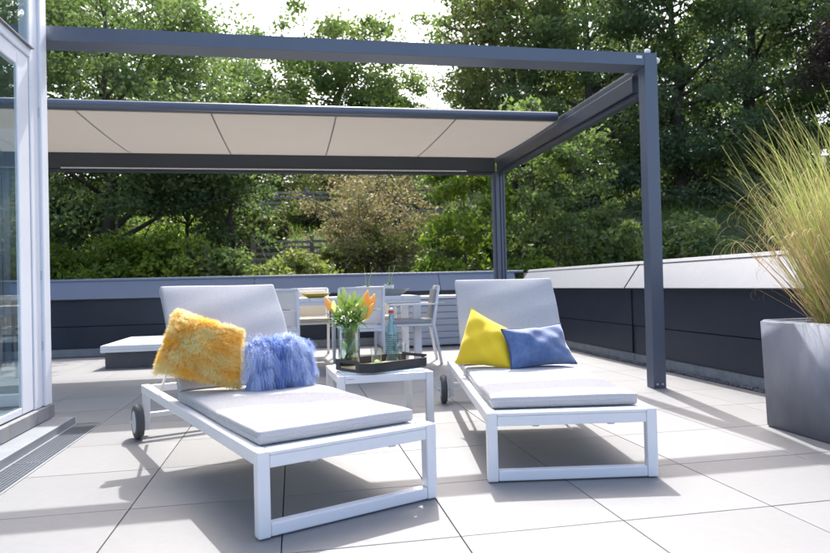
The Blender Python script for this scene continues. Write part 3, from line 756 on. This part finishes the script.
# decor on the dining table
tb = thing('planter_trough', 'low grey boat shaped trough with small succulents on the dining table', 'planter', (1.10, 7.5, .742), .05)
b = MB(); ring = []
for (l_, w_, z) in ((.13, .07, 0), (.24, .11, .085), (.228, .10, .085), (.20, .09, .06)):
    ring.append([b.bm.verts.new((l_*math.copysign(abs(math.cos(a))**.7, math.cos(a)), w_*math.copysign(abs(math.sin(a))**.7, math.sin(a)), z)) for a in np.linspace(0, 2*math.pi, 25)[:-1]])
for i in range(3):
    for j in range(24): b.bm.faces.new((ring[i][j], ring[i][(j+1) % 24], ring[i+1][(j+1) % 24], ring[i+1][j]))
b.bm.faces.new(ring[0]); b.bm.faces.new(ring[3]); b.build('trough_bowl', M['greybowl'], tb)
def pot_plant(label, loc, r, h, m_, tall):
    t = thing('potted_succulent', label, 'potted plant', loc)
    MB().lathe([(.0, 0), (r*.8, 0), (r, h), (r*.9, h), (r*.85, h*.85), (.0, h*.85)], n=20, closed=True).build('pot', m_, t)
    for q in range(14):
        a = q*2.4; blade(t, 'leaf', M['dark'] if q % 4 == 0 else M['vleaf'], (0, 0, h*.85), (math.cos(a), math.sin(a), rr_.uniform(.3, 1.2)), rr_.uniform(.05, .08), .009, .3, n=4)
    for dx in tall: MB().tube([(dx*.3, 0, h*.8), (dx*.7, 0, h+.10), (dx*1.4, 0, h+.23)], [.004, .003, .002], 5).build('stem', M['gbud'], t)
pot_plant('white potted succulent at the left end of the grey trough', (.84, 7.52, .742), .075, .11, M['sticker'], (-.02, .05))
pot_plant('white potted succulent sitting in the middle of the grey trough', (1.09, 7.5, .806), .065, .06, M['sticker'], (.01, .06))
mb_ = thing('mustard_bowl', 'flat mustard yellow bowl on the left of the dining table', 'bowl', (.25, 7.45, .742))
MB().lathe([(.0, 0), (.09, 0), (.17, .05), (.16, .052), (.085, .012), (.0, .012)], n=28, closed=True).build('bowl', M['mustard'], mb_)

# ------------------------------------------------------------------ storage box
sb_ = thing('storage_box', 'light grey slatted cushion storage box against the back parapet', 'storage box', (1.9, 9.1, 0))
MB().box(-.72, -.27, .02, 1.02, .30, .66).build('body', M['storage'], sb_)
for k in range(7):
    z0 = .03+k*.09
    MB().box(-.735, -.292, z0, 1.035, -.271, z0+.082, bev=.008, seg=2).build('slat', M['storage'], sb_)
MB().box(-.75, -.31, .665, 1.05, .31, .705, bev=.01, seg=3).build('lid', M['skydome'], sb_)
MB().box(.02, -.302, .60, .16, -.2925, .622, bev=.003).build('handle', M['silver'], sb_)

# ------------------------------------------------------------------ skylight
sk = thing('skylight', 'low flat skylight with white cover on a dark roof curb', 'skylight', (-1.5, 8.6, 0))
MB().box(-.60, -.74, 0, .62, .62, .178, bev=.006).build('curb', M['curb'], sk)
MB().box(-.64, -.775, .182, .66, .66, .262, bev=.008, seg=3).build('cover_frame', M['skydome'], sk)
MB().box(-.635, -.7765, .216, .655, -.7752, .219).build('cover_groove', M['piping'], sk)

# ================================================================== PLANTER + GRASS
pl = thing('planter', 'large square grey concrete planter at the right edge', 'planter', (2.68, 2.42, 0))
b = MB()
def ringbox(b, x0, y0, x1, y1, z): return [b.bm.verts.new(q) for q in ((x0, y0, z), (x1, y0, z), (x1, y1, z), (x0, y1, z))]
R1 = [ringbox(b, -.012, .03, .77, .915, 0), ringbox(b, -.022, .0, .80, .935, .612), ringbox(b, .010, .032, .768, .903, .612), ringbox(b, .012, .034, .766, .901, .55)]
for i in range(3):
    for j in range(4): b.bm.faces.new((R1[i][j], R1[i][(j+1) % 4], R1[i+1][(j+1) % 4], R1[i+1][j]))
b.bm.faces.new(R1[0]); b.bm.faces.new(R1[3])
bmesh.ops.bevel(b.bm, geom=[e for e in b.bm.edges], offset=.008, segments=3, affect='EDGES', clamp_overlap=True)
po_ = b.build('pot_body', M['concrete'], pl)
for f in po_.data.polygons: f.use_smooth = True
MB().box(.022, .045, .50, .755, .89, .565).build('soil', M['ground'], pl)
go = thing('ornamental_grass', 'tall feathery ornamental grass growing out of the concrete planter', 'grass plant', (3.08, 2.95, .56))
def grass(name, n, mt, hmin, hmax, spread, curlp, width, seg, seed, tl=(0, 1)):
    r = np.random.default_rng(seed)
    a = r.uniform(0, 2*np.pi, n); rad = np.sqrt(r.uniform(0, 1, n))
    P0 = np.stack([.27*rad*np.cos(a), .33*rad*np.sin(a), np.zeros(n)], -1)
    out = np.stack([np.cos(a), np.sin(a), np.zeros(n)], -1)
    lean = rad*spread*r.uniform(.35, 1.1, n)
    d = unit(out*lean[:, None]+np.array([0, 0, 1])+r.normal(0, .07, (n, 3)))
    Lg = r.uniform(hmin, hmax, n)*(1-.15*rad); seglen = Lg/seg
    bend = r.uniform(.15, .55, n)
    curl = np.where(r.uniform(0, 1, n) < curlp, r.uniform(2.2, 6.0, n), r.uniform(.0, .5, n))
    az_ = a+r.normal(0, .9, n); od = np.stack([np.cos(az_), np.sin(az_), np.zeros(n)], -1)
    pts = [P0]; dirs = []
    ang = np.zeros(n)
    axis = unit(np.cross(np.array([0, 0, 1.]), od))
    for k in range(seg):
        f = (k+1)/seg
        th = (bend*.5/seg) + np.where(f > .62, curl/(seg*.38), 0)
        c, s = np.cos(th)[:, None], np.sin(th)[:, None]
        d = d*c+np.cross(axis, d)*s+axis*(np.sum(axis*d, -1, keepdims=True))*(1-c)
        sl = seglen*np.where((f > .62) & (curl > 1), .55, 1)
        pts.append(pts[-1]+d*sl[:, None])
    sv = unit(np.cross(out+r.normal(0, .6, (n, 3)), np.array([0, 0, 1.])))
    rows = []
    for k, p_ in enumerate(pts):
        w_ = width*(1-.72*(k/seg)**1.5); rows += [p_-sv*w_, p_+sv*w_]
    V = np.stack(rows, 1).reshape(-1, 3); m_ = 2*(seg+1)
    base = (np.arange(n)*m_)[:, None]
    F = np.concatenate([base+np.array([[2*k, 2*k+1, 2*k+3, 2*k+2]]) for k in range(seg)], 0)
    tint = np.clip(np.repeat(r.uniform(*tl, n)[:, None]*.75, m_, 1)+np.repeat(np.linspace(-.1, .5, seg+1)**3*1.6, 2)[None], 0, 1).ravel()
    o = np_mesh(name, V, F, mt, go, tint=tint, smooth=True); o['kind'] = 'stuff'; return o
grass('blades', 1750, L['grass'], .7, 1.44, .40, .12, .0019, 18, 1)
grass('dry_blades', 520, L['dry'], .9, 1.5, .60, .92, .0028, 26, 2)
grass('dry_blades', 190, L['dry'], .8, 1.3, .95, 1.0, .0034, 28, 7)
grass('dry_blades', 90, L['dry'], .45, .85, 1.5, .95, .0022, 26, 3)
grass('blades', 200, L['grass'], .9, 1.3, .65, .5, .0016, 20, 4)

# ================================================================== VEGETATION
def leaves(name, centres, crad, nper, size, mt, parent, seed, flat=.6, tintbias=None, up=.35):
    r = np.random.default_rng(seed); nc = len(centres)
    idx = np.repeat(np.arange(nc), nper); n = len(idx)
    u = unit(r.normal(0, 1, (n, 3)))*(r.uniform(0, 1, (n, 1))**.45)
    P_ = centres[idx]+u*crad[idx][:, None]*np.array([1, 1, flat])
    N = unit(r.normal(0, 1, (n, 3))*.9+u*.5+np.array([0, 0, up])); T = unit(np.cross(N, r.normal(0, 1, (n, 3)))); B_ = np.cross(N, T)
    s = size*r.uniform(.6, 1.3, (n, 1))
    V = np.stack([P_-T*s*.55, P_+B_*s*.32-N*s*.05, P_+T*s*.6-N*s*.08, P_-B_*s*.32-N*s*.05], 1).reshape(-1, 3)
    F = np.arange(4*n).reshape(-1, 4)
    ct = r.uniform(.1, .9, nc) if tintbias is None else np.clip(tintbias+r.normal(0, .2, nc), 0, 1)
    ti = np.clip(ct[idx]+r.normal(0, .16, n), 0, 1)
    return np_mesh(name, V, F, mt, parent, tint=np.repeat(ti, 4))
def tree(label, x, y, zc, rx, rz, mt, ncl, nper, lsize, seed, cat='tree', trunk=.22, name='tree', clr=.9, shell=.45, top_frac=1.0, limbs=9, low=-1.0):
    z0 = float(terr(np.array(x), np.array(y)))-.1
    t = thing(name, label, cat, (x, y, z0), 0)
    r = np.random.default_rng(seed)
    cz = zc-z0
    u = unit(r.normal(0, 1, (ncl*2, 3))); u = u[u[:, 2] > low][:ncl]; n = len(u)
    lob = 1+.22*np.sin(u[:, 0]*5+seed)*np.sin(u[:, 2]*4+seed*2)+.12*np.sin(u[:, 1]*9+seed)
    rad = (shell+(1-shell)*r.uniform(0, 1, n)**.6)*lob
    cen = u*rad[:, None]*np.array([rx, rx, rz])+np.array([0, 0, cz])
    cr = clr*r.uniform(.6, 1.25, n)
    # trunk and limbs
    b = MB(); top = cz+rz*.55
    pts = [Vector((0, 0, 0))]; k = 7
    for i in range(1, k+1): pts.append(Vector((r.normal(0, .05)*i*rx*.15, r.normal(0, .05)*i*rx*.15, top*i/k)))
    b.tube(pts, [trunk*(1.25 if i == 0 else 1)*(1-.8*i/k) for i in range(k+1)], 9)
    b.build('trunk', M['bark'], t)
    b = MB()
    for q in r.choice(n, min(limbs*3, n), replace=False):
        tip = Vector(cen[q]); hz = max(.15*top, min(top*.95, tip.z-abs(r.normal(.35, .2))*(abs(tip.x)+abs(tip.y))*.7-.2))
        f = min(hz/top, .999)*k; i = int(f); bp = pts[i].lerp(pts[min(i+1, k)], f-i)
        r0 = trunk*(1-.8*hz/top)*.5
        m1 = bp.lerp(tip, .45)+Vector((r.normal(0, .15), r.normal(0, .15), .25*rx*.2))
        b.tube([bp, m1, tip], [r0, r0*.6, r0*.18+.008], 6)
        for w2 in range(3):
            q2 = int(r.integers(n)); 
            tip2 = tip+Vector(tuple(r.normal(0, 1, 3)*clr*.9)); b.tube([m1.lerp(tip, .3*w2), tip2], [r0*.35+.004, .006], 4)
    b.build('branches', M['bark'], t)
    o = leaves('crown', cen, cr, nper, lsize, mt, t, seed+50)
    return t
# left group
tree('large dark leafed tree behind the left end of the parapet', -4.1, 15.6, 5.1, 3.05, 3.8, L['dark'], 200, 230, .10, 21, clr=.72, trunk=.17, low=-.95, limbs=6)
tree('low hanging dark crown filling the space right of the large tree', -2.5, 16.4, 3.75, 1.75, 1.55, L['dark'], 90, 170, .10, 141, clr=.5, trunk=.08, low=-.9, limbs=4)
tree('low dark crown filling the space next to the glass house', -5.9, 16.4, 3.3, 1.7, 1.9, L['dark'], 90, 170, .10, 142, clr=.5, trunk=.08, low=-.95, limbs=4)
tree('dark tree behind the glass house at the far left', -9.2, 17.5, 6.0, 3.6, 4.8, L['dark'], 150, 120, .15, 22, clr=.9, low=-.95)
tree('broad green tree rising behind the large dark tree', -7.2, 36, 13.5, 5.2, 5.2, L['dark'], 110, 160, .19, 23, clr=1.15)
tree('tall tree at the far left behind the dark trees', -15, 38, 13.5, 6.2, 7.0, L['dark'], 110, 150, .2, 24, clr=1.4)
tree('small dark tree left of the slatted fence', -1.45, 16.2, 3.3, 1.0, 1.8, L['dark'], 50, 110, .11, 25, clr=.45, trunk=.1, low=-.9)
# middle
tree('round topped green tree standing on the hillside in the middle', 3.1, 45, 13.6, 6.2, 6.2, L['mid'], 230, 190, .24, 26, clr=1.2, trunk=.35)
tree('smaller green tree left of the round topped tree', -3.4, 47, 12.7, 3.6, 4.6, L['mid'], 90, 150, .20, 27, clr=1.1)
tree('thin pale green tree in the sky gap right of the middle', 9.4, 46, 10.2, 2.4, 4.2, L['bright'], 50, 80, .20, 28, clr=.85)
# right of the gap
tree('tall yellowish green tree behind the rear pergola post', 9.0, 25.5, 9.2, 2.8, 6.6, L['olive'], 170, 140, .17, 29, clr=.85)
tree('tall tree reaching into the sky gap with loose upper branches', 8.2, 29, 13.4, 2.8, 2.2, L['mid'], 45, 90, .17, 30, clr=.8, shell=.6)
k_ = 0
R = [(11.2, 23, 8.6, 3.0, 7.2, 'dark', 'tall dark tree between the pergola posts, nearest the rear post'),
     (14.0, 21.5, 8.2, 3.1, 7.2, 'blue', 'tall dark tree directly behind the front pergola post'),
     (16.9, 21.5, 8.5, 3.3, 7.6, 'dark', 'tall dark tree just right of the front pergola post'),
     (20.2, 21.0, 8.6, 3.5, 7.8, 'dark', 'tall dark tree behind the ornamental grass'),
     (24.2, 20.5, 8.6, 3.6, 8.0, 'blue', 'dark tree at the far right edge behind the grass'),
     (13.5, 41, 14.5, 5.2, 8.0, 'mid', 'lighter tall tree in the second row behind the side beam'),
     (22.5, 41, 16.0, 6.0, 9.0, 'dark', 'high second row tree above the front post'),
     (33, 41, 17.0, 6.4, 9.5, 'dark', 'high second row tree above the ornamental grass'),
     (32, 27, 13.0, 5.6, 9.0, 'dark', 'broad dark tree beyond the right edge')]
for (x, y, zc, rx, rz, mt, lb) in R:
    tree(lb, x, y, zc, rx, rz, L[mt], 210, 160, .145, 40+k_, clr=.85, trunk=.3, low=-.97); k_ += 1
tree('purple leafed tree above the ornamental grass', 17.6, 16.6, 7.6, 2.3, 1.5, L['purple'], 70, 120, .11, 61, clr=.6, trunk=.12)
for k, (x, y, zc, rx, rz) in enumerate([(-9, 38, 9.6, 3.2, 2.2), (-4.5, 37.5, 9.0, 2.8, 1.8), (-.5, 37.5, 9.2, 2.8, 2.0), (3.3, 38, 9.1, 2.6, 1.9), (7.0, 37.5, 9.2, 2.6, 2.0)]):
    tree(['broad hillside bush furthest left under the awning', 'broad hillside bush above the left shrubs', 'broad hillside bush above the left end of the upper fence', 'broad hillside bush above the middle of the upper fence', 'broad hillside bush above the right end of the upper fence'][k],
         x, y, zc, rx, rz, L['mid'], 70, 90, .2, 120+k, cat='bush', name='bush', clr=1.0, trunk=.12, low=-.9)
for k, (x, y, zc, rx, rz) in enumerate([(18, 47, 14.5, 5.0, 7.0), (27, 48, 15.5, 5.4, 7.5), (38, 47, 16, 5.8, 8.0), (42, 36, 13, 5.6, 8), (30, 21, 8.0, 3.6, 6.5)]):
    tree(['dark back row tree left of the front post', 'dark back row tree right of the front post', 'dark back row tree above the grass planter', 'dark back row tree at the far right', 'dark tree low at the right edge beyond the planter'][k],
         x, y, zc, rx, rz, L['dark'], 130, 90, .24, 130+k, clr=1.25, trunk=.3, low=-.97)
# nearer saplings and shrubs
tree('bright yellow green sapling left of the rear pergola post', 3.85, 14.2, 2.6, .95, 1.9, L['bright'], 60, 90, .12, 62, clr=.36, trunk=.045, name='sapling', low=-.97)
tree('fresh green sapling right of the rear pergola post', 5.6, 14.6, 2.9, 1.1, 2.2, L['mid'], 70, 100, .12, 63, clr=.42, trunk=.045, name='sapling', low=-.97)
tree('slender sapling with a thin pale trunk behind the side parapet', 6.9, 15.2, 3.1, .85, 1.7, L['mid'], 45, 80, .11, 64, clr=.38, trunk=.04, name='sapling')
tree('fern like green shrub behind the joint of the side parapet', 7.35, 14.0, 1.5, .9, .95, L['mid'], 50, 100, .12, 65, cat='shrub', name='shrub', clr=.35, trunk=.03)
tree('green shrub behind the side parapet next to the front post', 9.2, 14.0, 1.4, 1.0, 1.0, L['dark'], 50, 100, .12, 66, cat='shrub', name='shrub', clr=.38, trunk=.03)
tree('pinkish leafed ornamental tree in front of the fences', 2.0, 17.2, 2.7, 2.0, 1.35, L['pink'], 170, 55, .072, 67, clr=.36, trunk=.05, shell=.2)
tree('olive green undergrowth tree below the pinkish tree', 2.3, 16.6, 1.9, 1.3, .75, L['olive'], 55, 75, .085, 68, cat='shrub', name='shrub', clr=.34, trunk=.03, shell=.2)
tree('second pinkish tree higher up the hillside', 3.0, 22.5, 4.2, 1.6, 1.2, L['pink'], 60, 60, .10, 69, clr=.42, trunk=.05, shell=.3)
sh = [(-4.7, 13.6, 1.05, 1.0, .75, 'bright', 'green shrub behind the parapet next to the glass house'),
      (-3.5, 13.9, 1.15, 1.0, .85, 'bright', 'leafy green shrub behind the parapet left of centre'),
      (-2.4, 14.2, 1.2, 1.1, .85, 'bright', 'green shrub below the hanging branches of the dark tree'),
      (-1.5, 13.6, 1.05, .7, .7, 'mid', 'small green shrub at the edge of the dark tree'),
      (-2.9, 18.5, 1.9, 1.5, .95, 'bright', 'bright sunlit shrub on the slope behind the left shrubs'),
      (-5.6, 19.5, 2.2, 1.5, 1.0, 'bright', 'bright sunlit shrub on the slope behind the dark tree trunk'),
      (.02, 13.3, .92, .95, .60, 'yellow', 'yellow green shrub behind the dining table end of the parapet'),
      (4.9, 13.2, .9, .55, .55, 'bright', 'low bright shrub at the foot of the rear post'),
      (3.1, 13.6, .95, .6, .5, 'bright', 'low bright shrub in front of the yellow green sapling'),
      (.3, 28.3, 5.4, 1.6, 1.0, 'olive', 'olive shrub above the upper fence on the left'),
      (2.6, 28.6, 5.6, 1.6, 1.1, 'olive', 'olive shrub above the upper fence in the middle'),
      (5.0, 28.2, 5.5, 1.6, 1.1, 'mid', 'green shrub above the upper fence on the right'),
      (-.9, 21.2, 2.7, .8, .5, 'olive', 'olive shrub at the left end between the two fences'),
      (6.6, 20.0, 2.6, 1.5, 1.3, 'dark', 'dark shrub behind the rear pergola post'),
      (.4, 24.4, 3.5, 1.0, .55, 'olive', 'low olive shrub growing just below the upper fence on the left'),
      (2.4, 24.0, 3.5, 1.3, .7, 'olive', 'olive shrub growing below the middle of the upper fence'),
      (4.6, 24.2, 3.7, 1.3, .8, 'mid', 'green shrub growing below the right end of the upper fence'),
      (1.3, 18.2, 1.4, .8, .55, 'olive', 'thin olive shrub in front of the lower fence'),
      (5.0, 18.2, 2.0, 1.0, .9, 'mid', 'green shrub behind the yellow green sapling')]
for k, (x, y, zc, rx, rz, mt, lb) in enumerate(sh):
    tree(lb, x, y, zc, rx, rz, L[mt], 60, 85, .095 if y < 17 else .12, 80+k, cat='shrub', name='shrub', clr=.34*max(rx, .8), trunk=.03, low=-.6)

# fences on the hillside
def fence(label, x0, x1, y, zb, n, pitch, sec, hgt=.11):
    t = thing('slat_fence', label, 'fence', ((x0+x1)/2, y, zb))
    ns = max(1, round((x1-x0)/sec)); w_ = (x1-x0)/ns; s0 = None; p0 = None
    for k in range(ns+1):
        if p0 is None: p0 = MB().box(-.06, .03, -.6, .06, .13, n*pitch+.05, bev=.01, seg=1).build('post', M['wood'], t); oo = p0
        else: oo = share('post', p0, t)
        oo.location = (x0+k*w_-(x0+x1)/2, 0, 0)
    for k in range(ns):
        for q in range(n):
            if s0 is None: s0 = MB().box(-w_/2+.005, 0, 0, w_/2-.005, .028, hgt, bev=.004, seg=1).build('slat', M['wood'], t); oo = s0
            else: oo = share('slat', s0, t)
            oo.location = (x0+(k+.5)*w_-(x0+x1)/2, random.uniform(-.004, .004), q*pitch+random.uniform(-.012, .012)); oo.rotation_euler = (0, random.uniform(-.006, .006), 0)
    return t
fence('lower weathered slat fence behind the yellow green shrub', -1.1, 5.5, 19, .95, 8, .172, 1.65, .075)
fence('upper weathered slat fence across the hillside', -1.3, 6.3, 26, 3.75, 5, .2, 1.9, .09)
fence('short dense slat fence section left of the bright sapling', 3.1, 5.0, 17.9, 1.6, 11, .13, .95, .07)
# grass and weeds covering the slope
n = 60000
gxs = rng.uniform(-16, 22, n); gys = rng.uniform(12.5, 34, n); gz = terr(gxs, gys)
P0 = np.stack([gxs, gys, gz-.02], -1); hgt = rng.uniform(.10, .38, n)
dv = unit(rng.normal(0, .35, (n, 3))+np.array([0, 0, 1])); sv = unit(np.cross(dv, rng.normal(0, 1, (n, 3))))
V = np.stack([P0-sv*.018, P0+sv*.018, P0+dv*hgt[:, None]+sv*.004, P0+dv*hgt[:, None]-sv*.004], 1).reshape(-1, 3)
tag(np_mesh('hillside_grass', V, np.arange(4*n).reshape(-1, 4), L['bright'], tint=np.repeat(np.clip(.5+.4*np.sin(gxs*.8)*np.cos(gys*.7)+rng.normal(0, .15, n), 0, 1), 4)),
    'uneven grass and weeds covering the slope behind the terrace', 'grass', kind='stuff')
